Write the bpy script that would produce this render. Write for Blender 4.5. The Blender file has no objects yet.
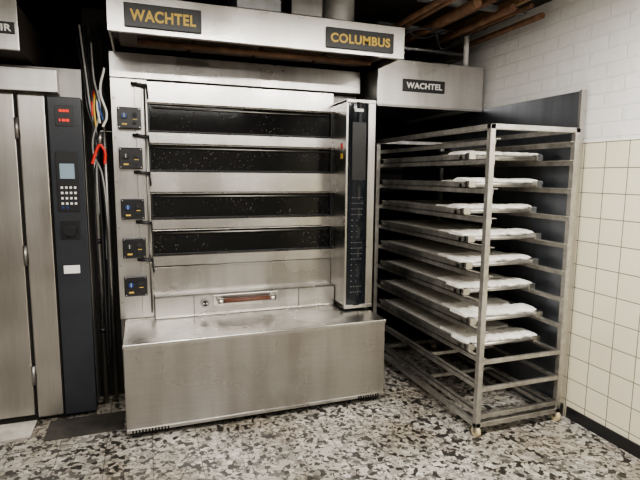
import bpy, bmesh, math, random
from mathutils import Vector, Matrix
random.seed(4)
S=bpy.context.scene
COL=S.collection
try:
    S.view_settings.view_transform='AgX'; S.view_settings.look='AgX - Medium High Contrast'
except Exception: pass

# ---------------------------------------------------------------- materials
def newmat(name):
    m=bpy.data.materials.new(name); m.use_nodes=True
    nt=m.node_tree; b=nt.nodes.get("Principled BSDF")
    return m,nt,b
def N(nt,t,**kw):
    n=nt.nodes.new(t)
    for k,v in kw.items():
        if k in n.inputs: n.inputs[k].default_value=v
        else: setattr(n,k,v)
    return n
def ramp(nt,stops,interp='LINEAR'):
    r=nt.nodes.new('ShaderNodeValToRGB'); r.color_ramp.interpolation=interp
    e=r.color_ramp.elements
    while len(e)<len(stops): e.new(0.5)
    for i,(p,c) in enumerate(stops):
        e[i].position=p; e[i].color=(c[0],c[1],c[2],1)
    return r
def simple(name,col,rough=.5,metal=0.,noise=0.,nscale=8,bump=0.,spec=.5):
    m,nt,b=newmat(name)
    b.inputs['Base Color'].default_value=(*col,1); b.inputs['Roughness'].default_value=rough
    b.inputs['Metallic'].default_value=metal
    tc=N(nt,'ShaderNodeTexCoord')
    nz=N(nt,'ShaderNodeTexNoise',Scale=nscale,Detail=6.0,Roughness=.6)
    nt.links.new(tc.outputs['Object'],nz.inputs['Vector'])
    lo=tuple(c*(1-noise) for c in col); hi=tuple(min(1,c*(1+noise)) for c in col)
    r=ramp(nt,[(.3,lo),(.7,hi)])
    nt.links.new(nz.outputs['Fac'],r.inputs['Fac']); nt.links.new(r.outputs['Color'],b.inputs['Base Color'])
    if bump>0:
        bp=N(nt,'ShaderNodeBump',Strength=bump,Distance=.01)
        nt.links.new(nz.outputs['Fac'],bp.inputs['Height']); nt.links.new(bp.outputs['Normal'],b.inputs['Normal'])
    return m
def steel(name,col=(.53,.515,.495),rough=.27,stretch=(2,2,90),var=.12,smudge=.12,grime=.20):
    m,nt,b=newmat(name)
    b.inputs['Metallic'].default_value=1.0
    tc=N(nt,'ShaderNodeTexCoord'); mp=N(nt,'ShaderNodeMapping'); mp.inputs['Scale'].default_value=stretch
    nt.links.new(tc.outputs['Object'],mp.inputs['Vector'])
    n1=N(nt,'ShaderNodeTexNoise',Scale=4.0,Detail=5.0); nt.links.new(mp.outputs['Vector'],n1.inputs['Vector'])
    n2=N(nt,'ShaderNodeTexNoise',Scale=2.0,Detail=4.0,Roughness=.5); nt.links.new(tc.outputs['Object'],n2.inputs['Vector'])
    mp3=N(nt,'ShaderNodeMapping'); mp3.inputs['Scale'].default_value=(7,7,.7); nt.links.new(tc.outputs['Object'],mp3.inputs['Vector'])
    n3=N(nt,'ShaderNodeTexNoise',Scale=1.6,Detail=4.0,Roughness=.5); nt.links.new(mp3.outputs['Vector'],n3.inputs['Vector'])
    mix=N(nt,'ShaderNodeMath',operation='ADD'); nt.links.new(n1.outputs['Fac'],mix.inputs[0]); nt.links.new(n2.outputs['Fac'],mix.inputs[1])
    hf=N(nt,'ShaderNodeMath',operation='MULTIPLY'); hf.inputs[1].default_value=.5; nt.links.new(mix.outputs[0],hf.inputs[0])
    r=ramp(nt,[(.3,tuple(c*(1-var) for c in col)),(.7,tuple(min(1,c*(1+var)) for c in col))])
    nt.links.new(hf.outputs[0],r.inputs['Fac'])
    g=ramp(nt,[(.25,(1-grime,1-grime*1.05,1-grime*1.12)),(.6,(1,1,1))]); nt.links.new(n3.outputs['Fac'],g.inputs['Fac'])
    ml=N(nt,'ShaderNodeMix',data_type='RGBA',blend_type='MULTIPLY'); ml.inputs[0].default_value=1
    nt.links.new(r.outputs['Color'],ml.inputs[6]); nt.links.new(g.outputs['Color'],ml.inputs[7]); nt.links.new(ml.outputs[2],b.inputs['Base Color'])
    mr=N(nt,'ShaderNodeMapRange'); mr.inputs['From Min'].default_value=.3; mr.inputs['From Max'].default_value=.7
    mr.inputs['To Min'].default_value=rough-smudge*.5; mr.inputs['To Max'].default_value=rough+smudge
    nt.links.new(n2.outputs['Fac'],mr.inputs['Value']); nt.links.new(mr.outputs['Result'],b.inputs['Roughness'])
    bp=N(nt,'ShaderNodeBump',Strength=.04,Distance=.002); nt.links.new(n1.outputs['Fac'],bp.inputs['Height'])
    bp2=N(nt,'ShaderNodeBump',Strength=.10,Distance=.02); nt.links.new(n2.outputs['Fac'],bp2.inputs['Height']); nt.links.new(bp.outputs['Normal'],bp2.inputs['Normal'])
    nt.links.new(bp2.outputs['Normal'],b.inputs['Normal'])
    return m
M={}
M['steel']=steel('brushed_steel')
M['steell']=steel('polished_steel_bands',col=(.62,.605,.58),rough=.24,grime=.10)
M['steelv']=steel('brushed_steel_vertical',stretch=(90,90,2))
M['steeld']=steel('dull_steel',col=(.36,.35,.335),rough=.42)
M['steelb']=steel('bluish_steel_panel',col=(.27,.29,.33),rough=.38,stretch=(2,2,60))
M['door']=steel('rack_oven_door_steel',col=(.54,.52,.49),rough=.32,stretch=(60,60,2))
M['alu']=steel('worn_aluminium',col=(.57,.555,.525),rough=.45,stretch=(8,8,8),var=.28,grime=.3)
M['black']=simple('black_plastic',(.015,.015,.017),.35)
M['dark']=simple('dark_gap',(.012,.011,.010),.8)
M['brownd']=simple('mottled_dark_brown',(.03,.022,.017),.8,noise=.5,nscale=4)  # mottled dark brown for rear ceiling, back wall and left hood body
M['soffit']=simple('dark_brown_hood_underside',(.06,.045,.034),.45,metal=.2,noise=.6,nscale=6)  # mottled dark brown for canopy underside and filters
M['anthr']=simple('anthracite_panel',(.028,.031,.038),.30,noise=.15)
M['yellow']=simple('sign_yellow',(.62,.42,.08),.5)
M['blue']=simple('knob_blue',(.01,.05,.2),.4)
M['red']=simple('red_plastic',(.6,.03,.02),.4)
M['white']=simple('white_plastic',(.8,.79,.76),.5)
M['cable']=simple('cable_grey',(.32,.32,.31),.5)
M['cloth']=simple('floured_cloth',(.80,.78,.73),.95,noise=.14,nscale=14,bump=.5)
M['belt']=simple('canvas_belt',(.62,.595,.55),.8,noise=.2,nscale=10,bump=.2)
M['flex']=simple('foil_duct',(.55,.54,.52),.4,metal=.5,noise=.2)
M['galv']=steel('galvanised_duct',col=(.55,.56,.57),rough=.5)
M['pipe']=simple('rusty_conduit',(.15,.08,.045),.6,metal=.2,noise=.5,nscale=12)
M['rubber']=simple('black_rubber',(.02,.02,.02),.6)
M['plinth']=simple('black_skirting',(.018,.018,.02),.3)
M['wood']=simple('handle_wood',(.13,.055,.035),.5,noise=.3,nscale=20)
M['timber']=simple('tan_timber',(.30,.19,.10),.7,noise=.3,nscale=20)
M['mat']=simple('dark_floor_plate',(.05,.045,.04),.6,noise=.4)
M['plaster']=simple('painted_plaster',(.66,.64,.60),.8,noise=.05,nscale=3,bump=.1)
M['concrete']=simple('pale_concrete',(.50,.47,.43),.8,noise=.3,nscale=9,bump=.2)
M['plasterd']=simple('dim_wall_paint',(.38,.365,.35),.7,noise=.25,nscale=1.2)
M['castw']=simple('castor_beige',(.55,.45,.28),.5)

m,nt,b=newmat('oven_glass'); b.inputs['Roughness'].default_value=.10
tc=N(nt,'ShaderNodeTexCoord'); v=N(nt,'ShaderNodeTexVoronoi',Scale=48.0); nt.links.new(tc.outputs['Object'],v.inputs['Vector'])
nz=N(nt,'ShaderNodeTexNoise',Scale=5.0,Detail=4.0); nt.links.new(tc.outputs['Object'],nz.inputs['Vector'])
r1=ramp(nt,[(.0,(.18,.17,.16)),(.24,(.007,.007,.007))]); nt.links.new(v.outputs['Distance'],r1.inputs['Fac'])
r2=ramp(nt,[(.42,(0,0,0)),(.55,(1,1,1))]); nt.links.new(nz.outputs['Fac'],r2.inputs['Fac'])
mx=N(nt,'ShaderNodeMix',data_type='RGBA'); mx.inputs[6].default_value=(.006,.006,.006,1)
nt.links.new(r2.outputs['Color'],mx.inputs[0]); nt.links.new(r1.outputs['Color'],mx.inputs[7]); nt.links.new(mx.outputs[2],b.inputs['Base Color'])
b.inputs['Specular IOR Level'].default_value=.35
M['glass']=m
m,nt,b=newmat('control_glass'); b.inputs['Roughness'].default_value=.06; b.inputs['Base Color'].default_value=(.01,.012,.016,1); M['cglass']=m
def emis(name,col,s):
    m,nt,b=newmat(name); b.inputs['Base Color'].default_value=(*col,1); b.inputs['Emission Color'].default_value=(*col,1); b.inputs['Emission Strength'].default_value=s; return m
M['led']=emis('red_led',(1,.04,.02),.7)
M['lcd']=emis('lcd_screen',(.22,.30,.36),.12)
M['tube']=emis('fluorescent_tube',(1,.96,.9),6)

# terrazzo floor
m,nt,b=newmat('terrazzo_floor')
tc=N(nt,'ShaderNodeTexCoord')
nz=N(nt,'ShaderNodeTexNoise',Scale=26.0,Detail=3.0); nt.links.new(tc.outputs['Object'],nz.inputs['Vector'])
sc=N(nt,'ShaderNodeVectorMath',operation='SCALE'); sc.inputs['Scale'].default_value=.035; nt.links.new(nz.outputs['Color'],sc.inputs[0])
ad=N(nt,'ShaderNodeVectorMath',operation='ADD'); nt.links.new(tc.outputs['Object'],ad.inputs[0]); nt.links.new(sc.outputs[0],ad.inputs[1])
def chips(scale,stops):
    vo=N(nt,'ShaderNodeTexVoronoi',Scale=scale); vo.voronoi_dimensions='2D'; nt.links.new(ad.outputs[0],vo.inputs['Vector'])
    sp=N(nt,'ShaderNodeSeparateColor'); nt.links.new(vo.outputs['Color'],sp.inputs[0])
    rr=ramp(nt,stops,'CONSTANT'); nt.links.new(sp.outputs[0],rr.inputs['Fac']); return rr,sp
big,sp=chips(38,[(0,(.42,.40,.36)),(.28,(.27,.255,.23)),(.46,(.042,.040,.038)),(.74,(.13,.123,.112)),(.86,(.54,.52,.475))])
sm,_=chips(85,[(0,(.40,.38,.34)),(.35,(.21,.197,.178)),(.6,(.055,.052,.048)),(.8,(.48,.46,.42))])
mx=N(nt,'ShaderNodeMix',data_type='RGBA')
gt=N(nt,'ShaderNodeMath',operation='GREATER_THAN'); gt.inputs[1].default_value=.5; nt.links.new(sp.outputs[1],gt.inputs[0])
nt.links.new(gt.outputs[0],mx.inputs[0]); nt.links.new(big.outputs['Color'],mx.inputs[6]); nt.links.new(sm.outputs['Color'],mx.inputs[7])
bk=N(nt,'ShaderNodeTexBrick',Scale=1.0); bk.offset=0; bk.inputs['Brick Width'].default_value=.25; bk.inputs['Row Height'].default_value=.25; bk.inputs['Mortar Size'].default_value=.0025
bk.inputs['Color1'].default_value=(1,1,1,1); bk.inputs['Color2'].default_value=(.82,.82,.82,1); bk.inputs['Mortar'].default_value=(.35,.33,.3,1)
nt.links.new(tc.outputs['Object'],bk.inputs['Vector'])
ml=N(nt,'ShaderNodeMix',data_type='RGBA',blend_type='MULTIPLY'); ml.inputs[0].default_value=1
nt.links.new(mx.outputs[2],ml.inputs[6]); nt.links.new(bk.outputs['Color'],ml.inputs[7])
n5=N(nt,'ShaderNodeTexNoise',Scale=2.2,Detail=6.0); nt.links.new(tc.outputs['Object'],n5.inputs['Vector'])
r5=ramp(nt,[(.38,(.70,.66,.60)),(.6,(1,1,1))]); nt.links.new(n5.outputs['Fac'],r5.inputs['Fac'])
ml2=N(nt,'ShaderNodeMix',data_type='RGBA',blend_type='MULTIPLY'); ml2.inputs[0].default_value=1
nt.links.new(ml.outputs[2],ml2.inputs[6]); nt.links.new(r5.outputs['Color'],ml2.inputs[7]); nt.links.new(ml2.outputs[2],b.inputs['Base Color'])
mr=N(nt,'ShaderNodeMapRange'); mr.inputs['To Min'].default_value=.18; mr.inputs['To Max'].default_value=.5; nt.links.new(n5.outputs['Fac'],mr.inputs['Value']); nt.links.new(mr.outputs['Result'],b.inputs['Roughness'])
M['floor']=m

def brickmat(name,bw,rh,mort,c1,c2,mc,rough,bump,offset,offz=0,offy=0,nb=0):
    m,nt,b=newmat(name); tc=N(nt,'ShaderNodeTexCoord'); sx=N(nt,'ShaderNodeSeparateXYZ'); cx=N(nt,'ShaderNodeCombineXYZ')
    nt.links.new(tc.outputs['Object'],sx.inputs[0])
    a=N(nt,'ShaderNodeMath',operation='ADD'); a.inputs[1].default_value=offz; c=N(nt,'ShaderNodeMath',operation='ADD'); c.inputs[1].default_value=offy
    nt.links.new(sx.outputs['Z'],a.inputs[0]); nt.links.new(sx.outputs['Y'],c.inputs[0])
    nt.links.new(c.outputs[0],cx.inputs['X']); nt.links.new(a.outputs[0],cx.inputs['Y'])
    bk=N(nt,'ShaderNodeTexBrick',Scale=1.0); bk.offset=offset
    for k,vv in (('Brick Width',bw),('Row Height',rh),('Mortar Size',mort),('Mortar Smooth',.3)): bk.inputs[k].default_value=vv
    bk.inputs['Color1'].default_value=(*c1,1); bk.inputs['Color2'].default_value=(*c2,1); bk.inputs['Mortar'].default_value=(*mc,1)
    nt.links.new(cx.outputs[0],bk.inputs['Vector']); nt.links.new(bk.outputs['Color'],b.inputs['Base Color'])
    b.inputs['Roughness'].default_value=rough
    nz=N(nt,'ShaderNodeTexNoise',Scale=14.0,Detail=6.0); nt.links.new(tc.outputs['Object'],nz.inputs['Vector'])
    mm=N(nt,'ShaderNodeMath',operation='MULTIPLY'); mm.inputs[1].default_value=nb; nt.links.new(nz.outputs['Fac'],mm.inputs[0])
    sb=N(nt,'ShaderNodeMath',operation='SUBTRACT'); nt.links.new(mm.outputs[0],sb.inputs[0]); nt.links.new(bk.outputs['Fac'],sb.inputs[1])
    bp=N(nt,'ShaderNodeBump',Strength=bump,Distance=.006); nt.links.new(sb.outputs[0],bp.inputs['Height']); nt.links.new(bp.outputs['Normal'],b.inputs['Normal'])
    return m
M['tile']=brickmat('cream_wall_tiles',.15,.15,.003,(.80,.75,.585),(.76,.71,.545),(.20,.18,.14),.12,.6,0,offz=.04,offy=.05)
M['brick']=brickmat('white_painted_brick',.25,.085,.007,(.83,.82,.80),(.81,.80,.78),(.785,.775,.755),.6,.5,.5,nb=2.2)

# ---------------------------------------------------------------- helpers
def empty(name):
    o=bpy.data.objects.new(name,None); COL.objects.link(o); o.empty_display_size=.1; return o
def obj(name,me,mat,parent):
    o=bpy.data.objects.new(name,me); COL.objects.link(o)
    if mat: me.materials.append(M[mat])
    if parent: o.parent=parent
    return o
def boxes(name,L,mat,parent=None,bev=0.0):
    bm=bmesh.new()
    for x0,x1,y0,y1,z0,z1 in L:
        r=bmesh.ops.create_cube(bm,size=1)
        for v in r['verts']:
            v.co=Vector(((x0+x1)/2+v.co.x*(x1-x0),(y0+y1)/2+v.co.y*(y1-y0),(z0+z1)/2+v.co.z*(z1-z0)))
    if bev>0: bmesh.ops.bevel(bm,geom=bm.edges[:],offset=bev,segments=2,affect='EDGES',profile=.5)
    me=bpy.data.meshes.new(name); bm.to_mesh(me); bm.free()
    return obj(name,me,mat,parent)
def box(name,x0,x1,y0,y1,z0,z1,mat,parent=None,bev=0.003): return boxes(name,[(x0,x1,y0,y1,z0,z1)],mat,parent,bev)
def prism(name,pts,axis,a0,a1,mat,parent=None,bev=0.0,smooth=False):
    bm=bmesh.new()
    def mk(p,a): return {'x':(a,p[0],p[1]),'y':(p[0],a,p[1]),'z':(p[0],p[1],a)}[axis]
    A=[bm.verts.new(mk(p,a0)) for p in pts]; B=[bm.verts.new(mk(p,a1)) for p in pts]
    bm.faces.new(A); bm.faces.new(B[::-1]); n=len(pts)
    for i in range(n): 
        f=bm.faces.new((A[i],B[i],B[(i+1)%n],A[(i+1)%n])); f.smooth=smooth
    bmesh.ops.recalc_face_normals(bm,faces=bm.faces[:])
    if bev>0: bmesh.ops.bevel(bm,geom=bm.edges[:],offset=bev,segments=2,affect='EDGES')
    me=bpy.data.meshes.new(name); bm.to_mesh(me); bm.free(); return obj(name,me,mat,parent)
def cyls(name,L,mat,parent=None,seg=20):
    bm=bmesh.new()
    for p0,p1,r in L:
        p0=Vector(p0);p1=Vector(p1);d=p1-p0
        q=bmesh.ops.create_cone(bm,cap_ends=True,segments=seg,radius1=r,radius2=r,depth=d.length)
        mt=Matrix.Translation((p0+p1)/2)@d.to_track_quat('Z','Y').to_matrix().to_4x4()
        bmesh.ops.transform(bm,matrix=mt,verts=q['verts'])
    for f in bm.faces: f.smooth=len(f.verts)==4
    me=bpy.data.meshes.new(name); bm.to_mesh(me); bm.free(); return obj(name,me,mat,parent)
def tube(name,pts,r,mat,parent=None):
    cu=bpy.data.curves.new(name,'CURVE'); cu.dimensions='3D'; cu.bevel_depth=r; cu.bevel_resolution=3; cu.use_fill_caps=True
    sp=cu.splines.new('BEZIER'); sp.bezier_points.add(len(pts)-1)
    for bp_,p in zip(sp.bezier_points,pts):
        bp_.co=p; bp_.handle_left_type='AUTO'; bp_.handle_right_type='AUTO'
    o=bpy.data.objects.new(name+"_c",cu); COL.objects.link(o)
    dg=bpy.context.evaluated_depsgraph_get(); me=bpy.data.meshes.new_from_object(o.evaluated_get(dg)); bpy.data.objects.remove(o)
    me.name=name; me.materials.clear()
    return obj(name,me,mat,parent)
def text(name,s,cx,y,cz,w,h,mat,parent):
    cu=bpy.data.curves.new(name,'FONT'); cu.body=s; cu.size=1; cu.extrude=.004; cu.offset=.03; cu.space_character=1.08
    cu.align_x='CENTER'; cu.align_y='CENTER'
    o=bpy.data.objects.new(name+"_c",cu); COL.objects.link(o)
    dg=bpy.context.evaluated_depsgraph_get(); me=bpy.data.meshes.new_from_object(o.evaluated_get(dg)); bpy.data.objects.remove(o)
    xs=[v.co.x for v in me.vertices]; ys=[v.co.y for v in me.vertices]
    sx=w/(max(xs)-min(xs)); sy=h/(max(ys)-min(ys)); mx_=(max(xs)+min(xs))/2; my=(max(ys)+min(ys))/2
    for v in me.vertices:
        a,b_,c=v.co; v.co=(cx+(a-mx_)*sx, y-.001-c*.4, cz+(b_-my)*sy)
    me.materials.clear()
    return obj(name,me,mat,parent)

# ---------------------------------------------------------------- room
XR=2.56; XL=-2.6; YB=4.8; YF=-2.4; ZC=2.72
box('floor',XL-.1,XR+.1,YF-.1,YB+.1,-.1,0,'floor',None,0)
w=empty('wall_right')
box('tiled_part',XR,XR+.1,YF,YB,0,1.765,'tile',w,0)
box('brick_part',XR+.006,XR+.1,YF,YB,1.765,ZC,'brick',w,0)
box('baseboard_right',XR-.012,XR-.0005,YF,2.33,0,.075,'plinth',None,.002)
box('wall_left',XL-.1,XL,YF,YB,0,ZC,'plasterd',None,0)
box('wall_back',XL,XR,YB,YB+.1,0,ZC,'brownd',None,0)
box('wall_front',XL,XR,YF-.1,YF,0,ZC,'plasterd',None,0)
box('ceiling',XL-.1,XR+.1,YF-.1,2.6,ZC,ZC+.1,'plaster',None,0)
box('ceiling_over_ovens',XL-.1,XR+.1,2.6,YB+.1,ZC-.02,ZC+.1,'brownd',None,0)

# ---------------------------------------------------------------- deck oven
O=empty('deck_oven')
YD=3.47
boxes('carcass',[(-.173,1.55,3.56,4.5,.06,2.31)],'steeld',O)
bands=[(2.005,2.150),(1.745,1.828),(1.424,1.572),(1.175,1.253),(.922,1.006)]
for i,(z0,z1) in enumerate(bands):
    pts=[(3.56,z1),(YD+.004,z1),(YD-.004,z1-.006),(YD-.004,z0+.012),(YD-.012,z0+.004),(YD-.010,z0),(3.56,z0)]
    prism('door_band_%d'%i,pts,'x',.045,1.335,'steell',O)
glass=[(1.828,2.005),(1.572,1.745),(1.253,1.424),(1.006,1.175)]
for i,(z0,z1) in enumerate(glass):
    box('door_glass_%d'%i,.045,1.335,YD+.03,3.56,z0,z1,'glass',O,0)
    boxes('glass_frame_%d'%i,[(.046,1.334,YD+.010,YD+.029,z0,z0+.010),(.046,.056,YD+.004,YD+.029,z0,z1),(1.324,1.334,YD+.004,YD+.029,z0,z1)],'black',O,.001)
    cyls('door_bar_%d'%i,[((.07,YD+.012,z1-.02),(1.31,YD+.012,z1-.02),.006)],'steeld',O)
box('lower_panel',.045,1.335,YD+.012,3.56,.73,.925,'steel',O)
box('upper_fascia',-.173,1.55,YD,3.56,2.158,2.315,'steel',O)
box('fascia_shadow_gap',-.15,1.55,YD+.02,3.56,2.148,2.160,'dark',O,0)
pts=[(3.53,.73),(3.41,.735),(3.395,.725),(3.395,.60),(3.40,.585),(3.53,.585)]
prism('drawer_front',pts,'x',.05,1.33,'steel',O,.002)
boxes('drawer_joints',[(.30,.304,3.392,3.40,.59,.728),(1.05,1.054,3.392,3.40,.59,.728)],'dark',O)
cyls('drawer_handle',[((.49,3.345,.69),(.83,3.345,.69),.015)],'wood',O)
cyls('drawer_handle_ends',[((.455,3.345,.69),(.50,3.345,.69),.019),((.82,3.345,.69),(.865,3.345,.69),.019)],'steell',O)
boxes('drawer_handle_brackets',[(.460,.475,3.345,3.40,.677,.703),(.845,.86,3.345,3.40,.677,.703),(.43,.89,3.385,3.396,.645,.725)],'steell',O,.003)
cyls('drawer_socket',[((.375,3.375,.675),(.375,3.396,.675),.032)],'steeld',O)
cyls('drawer_socket_core',[((.375,3.37,.675),(.375,3.38,.675),.020)],'black',O)
cyls('drawer_socket_pins',[((.365,3.366,.675),(.365,3.372,.675),.005),((.385,3.366,.675),(.385,3.372,.675),.005)],'white',O)
box('left_column',-.173,.045,YD,3.56,.585,2.155,'steelv',O)
box('left_column_strip',-.030,.012,YD-.012,YD+.001,.60,2.13,'steelv',O,.002)
for i,z in enumerate([1.905,1.653,1.326,1.07,.815]):
    x=-.065
    box('switch_box_%d'%i,x-.072,x+.07,YD-.05,YD+.001,z-.068,z+.066,'black',O,.006)
    cyls('switch_knob_%d'%i,[((x-.03,YD-.07,z+.012),(x-.03,YD-.049,z+.012),.016)],'rubber' if i%2 else 'blue',O)
    boxes('switch_pointer_%d'%i,[(x-.033,x-.027,YD-.072,YD-.069,z+.0,z+.026)],'cable',O)
    cyls('switch_knob_small_%d'%i,[((x+.03,YD-.065,z+.02),(x+.03,YD-.049,z+.02),.014),((x+.03,YD-.065,z-.03),(x+.03,YD-.049,z-.03),.01)],'rubber',O)
    boxes('switch_label_%d'%i,[(x-.045,x-.015,YD-.0515,YD-.049,z-.045,z-.035),(x+.02,x+.045,YD-.0515,YD-.049,z-.012,z-.007)],'yellow',O)
    cyls('switch_frame_screws_%d'%i,[((x+a,YD-.053,z+b2),(x+a,YD-.049,z+b2),.004) for a in(-.062,.06) for b2 in(-.058,.056)],'steel',O,8)
for i,z in enumerate([2.12,1.80,1.565,1.24,.99]):
    cyls('door_lever_%d'%i,[((-.05,YD-.035,z),(.05,YD-.04,z-.01),.010),((-.02,YD-.035,z-.0),(-.02,YD+.0,z-.0),.012),((.045,YD-.04,z-.01),(.05,YD-.04,z-.09),.006)],'black',O)
cyls('linkage_rod',[((.03,YD-.018,.62),(.03,YD-.018,2.12),.006)],'steeld',O)
cyls('column_bolts',[((x,YD-.006,z),(x,YD+.001,z),.007) for x in(-.155,) for z in(.70,.95,1.2,1.5,1.78,2.03)],'steeld',O)
x0,x1=1.35,1.502
pts=[(x0,YD),(x0,3.225)]
for k in range(9):
    t=k/8; pts.append((x0+(x1-x0)*t,3.225-.028*math.sin(math.pi*t)))
pts+=[(x1,YD)]
prism('control_column_glass',pts,'z',.62,2.055,'cglass',O)
box('control_column_left_skin',1.335,1.352,3.21,YD+.01,.60,2.07,'steelv',O)
box('control_column_right_skin',1.50,1.555,3.205,YD+.01,.60,2.07,'steelv',O)
boxes('control_column_caps',[(1.335,1.555,3.20,YD+.01,2.05,2.075),(1.335,1.555,3.20,YD+.01,.598,.625)],'steel',O,.003)
box('rating_label',1.39,1.455,3.190,3.200,1.99,2.01,'white',O,0)
box('display_window',1.375,1.48,3.193,3.202,1.52,1.92,'black',O,.002)
cyls('indicator_dots',[((1.385+.018*c,3.196,1.40-.04*r),(1.385+.018*c,3.206,1.40-.04*r),.0022) for c in range(5) for r in range(18) if (r//4)%2==0 or c in(0,2)],'cable',O,8)
boxes('red_sticker',[(1.333,1.336,3.27,3.31,1.74,1.78)],'red',O)
boxes('yellow_sticker',[(1.333,1.336,3.27,3.31,1.67,1.71)],'yellow',O)
box('oven_skin_right',1.548,1.556,3.56,4.5,.06,2.31,'steeld',O,0)
box('base_body',-.135,1.52,2.945,3.50,.045,.56,'steel',O,.004)
box('base_front_sheet',-.14,1.527,2.93,2.95,.05,.575,'steel',O,.004)
box('base_top',-.145,1.533,2.925,3.50,.555,.583,'steell',O,.006)
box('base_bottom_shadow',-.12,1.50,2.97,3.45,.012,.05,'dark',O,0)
boxes('base_feet',[(x,x+.05,y,y+.05,0,.05) for x in(-.11,.5,1.0,1.44) for y in(2.96,3.40)],'rubber',O)
boxes('base_rim',[(-.14,1.527,2.922,2.934,.045,.066)],'steel',O,.003)
boxes('vent_slots_left',[(-.11+.018*i,-.10+.018*i,2.918,2.936,.047,.062) for i in range(12)],'dark',O)
boxes('vent_slots_right',[(1.33+.018*i,1.34+.018*i,2.918,2.936,.047,.062) for i in range(9)],'dark',O)
CZ0,CZ1=2.305,2.49
prism('canopy_front',[(2.93,CZ0),(2.93,CZ1),(2.95,CZ1+.012),(2.97,CZ1),(2.955,CZ0),(2.955,CZ0-.006),(2.93,CZ0-.004)],'x',-.145,1.612,'steell',O)
box('canopy_top',-.145,1.612,2.95,4.3,CZ1-.01,CZ1+.006,'steeld',O)
box('canopy_side_right',1.600,1.612,2.95,4.3,CZ0,CZ1,'steel',O)
box('canopy_side_left',-.145,-.133,2.95,4.3,CZ0,CZ1,'steel',O)
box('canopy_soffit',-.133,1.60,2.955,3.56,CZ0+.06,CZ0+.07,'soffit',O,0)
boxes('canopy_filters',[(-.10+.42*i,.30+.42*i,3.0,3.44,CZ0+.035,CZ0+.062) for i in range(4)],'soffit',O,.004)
cyls('canopy_steam_pipe',[((.0,3.2,CZ0+.015),(1.5,3.2,CZ0+.015),.018)],'pipe',O)
box('sign_plate_left',-.062,.338,2.915,2.931,2.325,2.448,'black',O,.004)
text('sign_text_left','WACHTEL',.138,2.915,2.386,.34,.060,'yellow',O)
box('sign_plate_right',1.075,1.53,2.915,2.931,2.322,2.442,'black',O,.004)
text('sign_text_right','COLUMBUS',1.302,2.915,2.382,.40,.054,'yellow',O)

# ---------------------------------------------------------------- loader bay beside the oven
L=empty('loader_cabinet')
box('hood_front',1.60,2.50,3.28,3.30,2.058,2.385,'steel',L,.004)
box('hood_body',1.60,2.50,3.30,4.5,2.10,2.38,'steeld',L)
box('hood_lip',1.60,2.50,3.275,3.31,2.05,2.066,'steeld',L,.002)
box('sign_plate',1.80,2.15,3.268,3.281,2.165,2.252,'black',L,.003)
text('sign_text','WACHTEL',1.975,3.268,2.208,.30,.043,'white',L)
box('side_panel',2.505,2.53,2.35,4.6,.0,2.07,'steelb',L,.003)
boxes('side_panel_edge',[(2.495,2.535,2.34,2.36,0,2.075)],'steel',L,.002)
box('rear_panel',1.57,2.50,4.5,4.53,0,2.10,'dark',L)

# ---------------------------------------------------------------- rack trolley
R=empty('rack_trolley')
RX0,RX1,RY0,RY1=1.82,2.465,2.30,3.75
t=.034
P=[]
for x in(RX0,RX1-t):
    for y in(RY0,RY1-t,): P.append((x,x+t,y,y+t,.055,1.84))
boxes('posts',P,'alu',R,.003)
boxes('top_frame',[(RX0,RX1,RY0,RY0+t,1.815,1.845),(RX0,RX1,RY1-t,RY1,1.815,1.845),(RX0,RX0+t,RY0,RY1,1.815,1.845),(RX1-t,RX1,RY0,RY1,1.815,1.845)],'alu',R,.003)
boxes('base_frame',[(RX0,RX1,RY0,RY0+t,.06,.09),(RX0,RX1,RY1-t,RY1,.06,.09),(RX0,RX0+t,RY0,RY1,.06,.09),(RX1-t,RX1,RY0,RY1,.06,.09)],'alu',R,.003)
levels=[.143+.168*i for i in range(10)]
G=[]
for z in levels+[1.765]:
    for xa,xb,xc in((RX0+t,RX0+t+.004,RX0+t+.035),(RX1-t-.004,RX1-t,RX1-t-.035)):
        G.append((xa,xb,RY0+.002,RY1,z-.032,z)); 
        G.append((min(xa,xc),max(xb,xc),RY0+.002,RY1,z-.004,z))
boxes('shelf_rails',G,'alu',R)
boxes('cross_bars',[(RX0+t,RX1-t,RY0+.004,RY0+.026,z-.03,z-.005) for z in levels[:3]]+[(RX0+t,RX1-t,RY0+.62,RY0+.64,z-.03,z-.006) for z in levels[:3]],'alu',R,.002)
cyls('castor_wheels',[((x-.012,y,.032),(x+.012,y,.032),.032) for x in(RX0+.016,RX1-.016) for y in(RY0+.016,RY1-.016)],'castw',R)
boxes('castor_forks',[(x-.016,x+.016,y-.01,y+.01,.03,.062) for x in(RX0+.016,RX1-.016) for y in(RY0+.016,RY1-.016)],'steeld',R)

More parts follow.
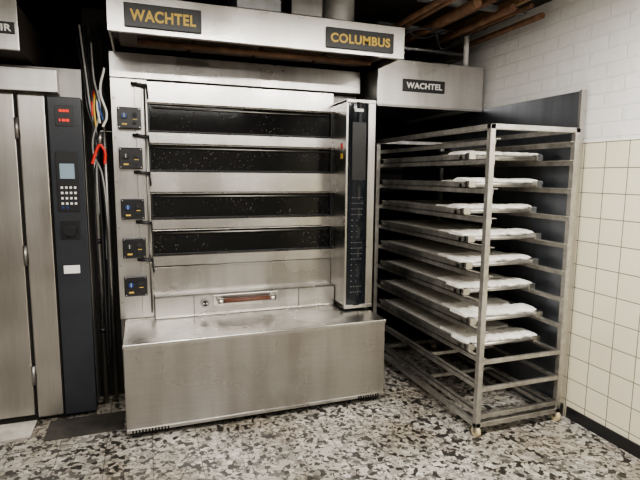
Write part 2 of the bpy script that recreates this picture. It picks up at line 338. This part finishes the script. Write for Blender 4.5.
def cloth_roll(name,x0,x1,y,z,parent,seed,w=.075,h=.020):
    rnd=random.Random(seed); bm=bmesh.new(); nx=36; ns=16; rings=[]
    ph=rnd.random()*6
    for i in range(nx+1):
        x=x0+(x1-x0)*i/nx; ring=[]
        k=1+.22*math.sin(i*.7+ph)+.18*rnd.uniform(-1,1)
        end=1 if 0<i<nx else .8
        for j in range(ns):
            a=2*math.pi*j/ns
            cs,sn=math.cos(a),math.sin(a)
            cs=math.copysign(abs(cs)**.6,cs); sn=math.copysign(abs(sn)**.7,sn)
            ry=w*end*(1+.08*rnd.uniform(-1,1)); rz=h*k*end
            ring.append(bm.verts.new((x+rnd.uniform(-.004,.004),y+ry*cs+.012*math.sin(i*.35+ph),z+.014+max(-.0135,rz*sn))))
        rings.append(ring)
    for i in range(nx):
        for j in range(ns):
            f=bm.faces.new((rings[i][j],rings[i][(j+1)%ns],rings[i+1][(j+1)%ns],rings[i+1][j])); f.smooth=True
    bm.faces.new(rings[0]); bm.faces.new(rings[-1][::-1]); bmesh.ops.recalc_face_normals(bm,faces=bm.faces[:])
    me=bpy.data.meshes.new(name); bm.to_mesh(me); bm.free(); return obj(name,me,'cloth',parent)
for k,z in enumerate(levels[2:]):
    T=empty('loading_board'); rnd=random.Random(k+10)
    yf=2.61+rnd.uniform(-.035,.03)-(.08 if k<2 else 0); yr=3.70
    xa,xb=RX0+t+.006,RX1-t-.006; zz=z+.001
    boxes('frame_rails',[(xa,xa+.03,yf-.05,yr,zz,zz+.034),(xb-.03,xb,yf-.05,yr,zz,zz+.034),(xa,xb,yr-.03,yr,zz,zz+.032),(xa,xb,yf,yf+.03,zz,zz+.024)],'alu',T,.002)
    box('belt',xa+.03,xb-.03,yf-.03,yr-.02,zz+.008,zz+.024,'belt',T,.002)
    xm=xa+(xb-xa)*rnd.uniform(.42,.55)
    cloth_roll('rolled_cloth_left',xa+.005,xm,yf+.05+rnd.uniform(-.02,.02),zz+.022,T,k,.09,.018)
    cloth_roll('rolled_cloth_right',xm+.004,xb-.005,yf+.05+rnd.uniform(-.02,.03),zz+.022,T,k+20,.085,.015)
    cloth_roll('cloth_fold',xa+.05,xb-.04,yf+.25,zz+.020,T,k+40,.08,.007)
    boxes('end_clips',[(xa-.0,xa+.05,yf-.07,yf-.03,zz+.0,zz+.040),(xb-.05,xb,yf-.07,yf-.03,zz+.0,zz+.040)],'steell',T,.003)
    cyls('front_roller',[((xa+.02,yf-.04,zz+.018),(xb-.02,yf-.04,zz+.018),.013)],'alu',T,12)

# ---------------------------------------------------------------- rack oven at left
A=empty('rack_oven')
YL=3.35
box('body',-1.7,-.33,3.42,4.5,.04,2.18,'steeld',A)
box('door_leaf_wide',-1.42,-.685,YL,3.42,.05,2.005,'door',A,.006)
box('door_leaf_narrow',-.668,-.525,YL-.005,3.42,.03,2.005,'door',A,.008)
boxes('door_seal',[(-.686,-.667,YL+.02,3.42,.03,2.01),(-.527,-.512,YL+.02,3.42,.03,2.01)],'dark',A)
cyls('hinges',[((-.677,YL-.01,z),(-.677,YL-.01,z+.12),.010) for z in(.25,1.0,1.75)],'steeld',A)
box('control_panel',-.512,-.332,YL-.012,3.42,.03,2.0,'anthr',A,.004)
box('lintel',-1.7,-.45,YL-.03,3.5,2.02,2.15,'steel',A,.004)
box('hood_front',-1.7,-.585,3.08,3.10,2.19,2.45,'steel',A,.004)
box('hood_body',-1.7,-.59,3.10,4.2,2.20,2.44,'brownd',A)
box('hood_label',-.80,-.60,3.074,3.082,2.27,2.33,'black',A,.002)
text('hood_label_text','AIR',-.66,3.074,2.30,.09,.035,'white',A)
yp=YL-.013
box('led_display_bezel',-.475,-.375,yp-.004,yp+.002,1.83,1.95,'black',A,.002)
text('led_digits_top','888',-.425,yp-.004,1.92,.055,.016,'led',A)
text('led_digits_bottom','188',-.425,yp-.004,1.865,.055,.016,'led',A)
box('screen_bezel',-.485,-.365,yp-.006,yp+.002,1.32,1.68,'black',A,.003)
box('screen',-.465,-.385,yp-.009,yp-.005,1.52,1.61,'lcd',A,.001)
boxes('keypad',[(-.465+.024*c,-.452+.024*c,yp-.009,yp-.005,1.46-.032*r,1.474-.032*r) for c in range(4) for r in range(4)],'white',A,.001)
boxes('function_keys',[(-.465,-.452,yp-.009,yp-.005,1.34,1.352),(-.44,-.427,yp-.009,yp-.005,1.34,1.352)],'blue',A,.001)
cyls('selector_knob',[((-.425,yp-.035,1.21),(-.425,yp,1.21),.035)],'black',A)
box('selector_plate',-.48,-.37,yp-.004,yp+.002,1.15,1.27,'black',A,.002)
box('paper_tag',-.475,-.385,yp-.004,yp+.001,.94,.99,'white',A,.001)
boxes('plinth',[(-1.7,-.34,3.38,3.45,0,.05)],'dark',A)

H=empty('service_pipes')
cyls('riser_pipes',[((-.285,3.50,0),(-.285,3.50,2.5),.014),((-.225,3.56,0),(-.225,3.56,2.5),.016)],'steeld',H)
cyls('riser_clamps',[((-.285,3.50,z),(-.285,3.50,z+.03),.020) for z in(.5,1.1,1.7)],'black',H)
box('gap_shade_sheet',-.33,-.173,3.62,3.65,0,2.6,'dark',H,0)  # added near-black sheet, stands in for the shade in the gap between ovens
K=empty('cable_bundle')
for i,(mt,dx,zb) in enumerate([('cable',0,1.3),('black',.02,.3),('white',.035,1.86),('black',.05,.4),('black',-.02,.6),('cable',.06,1.0),('yellow',.02,1.84),('blue',.045,1.88),('red',.01,1.90)]):
    short=zb>1.5
    p=[(-.33+dx,3.46,2.45-.02*i),(-.30+dx*.7,3.41,2.12),(-.285+dx*.9,3.385,1.96)]
    if short: p=[(-.27+dx,3.42,2.06),(-.285+dx*1.1,3.385,1.98),(-.29+dx*1.6,3.38,zb)]
    else: p+=[(-.26-dx*.4,3.40,1.80-.02*i),(-.27+dx*.5,3.42,1.55),(-.27+dx*.6,3.45,zb)]
    tube('cable_%d'%i,p,.006,mt,K)
tube('plug_lead',[(-.20,3.44,2.2),(-.225,3.39,2.05),(-.195,3.385,1.9),(-.22,3.39,1.84)],.007,'white',K)
PL=empty('pliers')
tube('handle_1',[(-.24,3.325,1.73),(-.262,3.325,1.68),(-.285,3.325,1.61)],.009,'red',PL)
tube('handle_2',[(-.235,3.325,1.73),(-.212,3.325,1.69),(-.215,3.325,1.61)],.009,'red',PL)
cyls('jaw',[((-.238,3.325,1.73),(-.232,3.325,1.80),.011)],'steel',PL)
cyls('hanging_hook',[((-.232,3.325,1.80),(-.232,3.35,1.81),.004),((-.232,3.35,1.81),(-.172,3.48,1.82),.004)],'steel',PL)

box('floor_drain_cover',-.60,-.16,3.08,3.33,0,.006,'mat',None,.002)
box('floor_threshold',-1.6,-.68,3.16,3.37,0,.008,'concrete',None,.002)

# ---------------------------------------------------------------- ceiling services
D=empty('flexible_duct')
bm=bmesh.new(); nr=22; ns=28; prev=None
for i in range(nr):
    z=2.50+(ZC-.02-2.50)*i/(nr-1); r=.105+(.008 if i%2 else -.004)
    ring=[bm.verts.new((1.22+r*math.cos(2*math.pi*j/ns),3.12+r*math.sin(2*math.pi*j/ns),z)) for j in range(ns)]
    if prev:
        for j in range(ns): bm.faces.new((prev[j],prev[(j+1)%ns],ring[(j+1)%ns],ring[j])).smooth=True
    prev=ring
me=bpy.data.meshes.new('corrugated_hose'); bm.to_mesh(me); bm.free(); obj('corrugated_hose',me,'flex',D)
V=empty('ventilation_duct')
box('duct_box',.56,.83,3.05,3.4,2.50,ZC-.02,'galv',V,.004)
boxes('duct_flange',[(.54,.85,3.03,3.42,2.50,2.53),(.54,.85,3.03,3.42,2.60,2.62)],'galv',V,.003)
V2=empty('exhaust_fan_box')
box('housing',.88,1.08,3.0,3.35,2.50,2.66,'steeld',V2,.006)
cyls('bolts',[((x,2.995,z),(x,3.005,z),.008) for x in(.90,1.06) for z in(2.53,2.62)],'steel',V2)
E=empty('ceiling_conduits')
cyls('conduits',[((x,2.65,z),(x,4.7,z),r) for x,z,r in((1.72,2.60,.018),(1.80,2.62,.022),(1.95,2.60,.03),(2.08,2.64,.018),(2.22,2.60,.024),(2.36,2.63,.015),(2.45,2.58,.02))],'pipe',E)
cyls('cross_conduits',[((1.65,3.55,2.54),(2.54,3.55,2.54),.016),((1.65,3.9,2.50),(2.54,3.9,2.50),.022)],'galv',E)
boxes('conduit_brackets',[(1.7,2.54,y,y+.04,2.665,2.70) for y in(2.9,3.5,4.1)],'galv',E)
cyls('white_drop_pipe',[((2.38,3.35,2.39),(2.38,3.35,2.70),.02)],'white',E)
boxes('timber_batten',[(2.10,2.16,2.62,4.7,2.66,2.70),(1.85,1.88,2.62,4.7,2.66,2.70),(2.30,2.33,2.62,4.7,2.65,2.70)],'timber',E)
tube('loose_cable',[(1.65,3.2,2.5),(1.9,3.1,2.56),(2.1,3.25,2.48),(2.3,3.3,2.60),(2.45,3.2,2.65)],.008,'black',E)
tube('thin_cable',[(1.7,3.2,2.66),(1.9,3.25,2.54),(2.15,3.2,2.60),(2.4,3.4,2.50)],.006,'black',E)

# ---------------------------------------------------------------- lights
def fixture(x,y,lx,e):
    F=empty('fluorescent_light')
    box('housing',x-lx/2,x+lx/2,y-.08,y+.08,ZC-.06,ZC-.001,'white',F,.005)
    cyls('tubes',[((x-lx/2+.03,y+d,ZC-.075),(x+lx/2-.03,y+d,ZC-.075),.013) for d in(-.04,.04)],'tube',F)
    ld=bpy.data.lights.new('lamp_emitter','AREA'); ld.shape='RECTANGLE'; ld.size=lx; ld.size_y=.16; ld.energy=e; ld.color=(1,.965,.91)
    lo=bpy.data.objects.new('lamp_emitter',ld); COL.objects.link(lo); lo.location=(x,y,ZC-.10); lo.parent=F
fixture(.2,1.3,1.5,62); fixture(1.75,1.1,1.3,70); fixture(-.9,0,1.5,42); fixture(.8,-1.2,1.5,48)
wd=bpy.data.worlds.new('world'); S.world=wd; wd.use_nodes=True
wd.node_tree.nodes['Background'].inputs[0].default_value=(.8,.85,.9,1); wd.node_tree.nodes['Background'].inputs[1].default_value=.3

# ---------------------------------------------------------------- camera
yaw,pitch,roll=[math.radians(a) for a in(19.69,7.41,.47)]
fwd=Vector((math.sin(yaw)*math.cos(pitch),math.cos(yaw)*math.cos(pitch),-math.sin(pitch)))
rt=Vector((math.cos(yaw),-math.sin(yaw),0)); up=rt.cross(fwd)
r2=math.cos(roll)*rt+math.sin(roll)*up; u2=-math.sin(roll)*rt+math.cos(roll)*up
cd=bpy.data.cameras.new('camera'); cam=bpy.data.objects.new('camera',cd); COL.objects.link(cam)
mw=Matrix((r2,u2,-fwd)).transposed().to_4x4(); mw.translation=Vector((0,0,1.55)); cam.matrix_world=mw
cd.sensor_width=36; cd.lens=493.7/640*36; cd.clip_start=.02
S.camera=cam
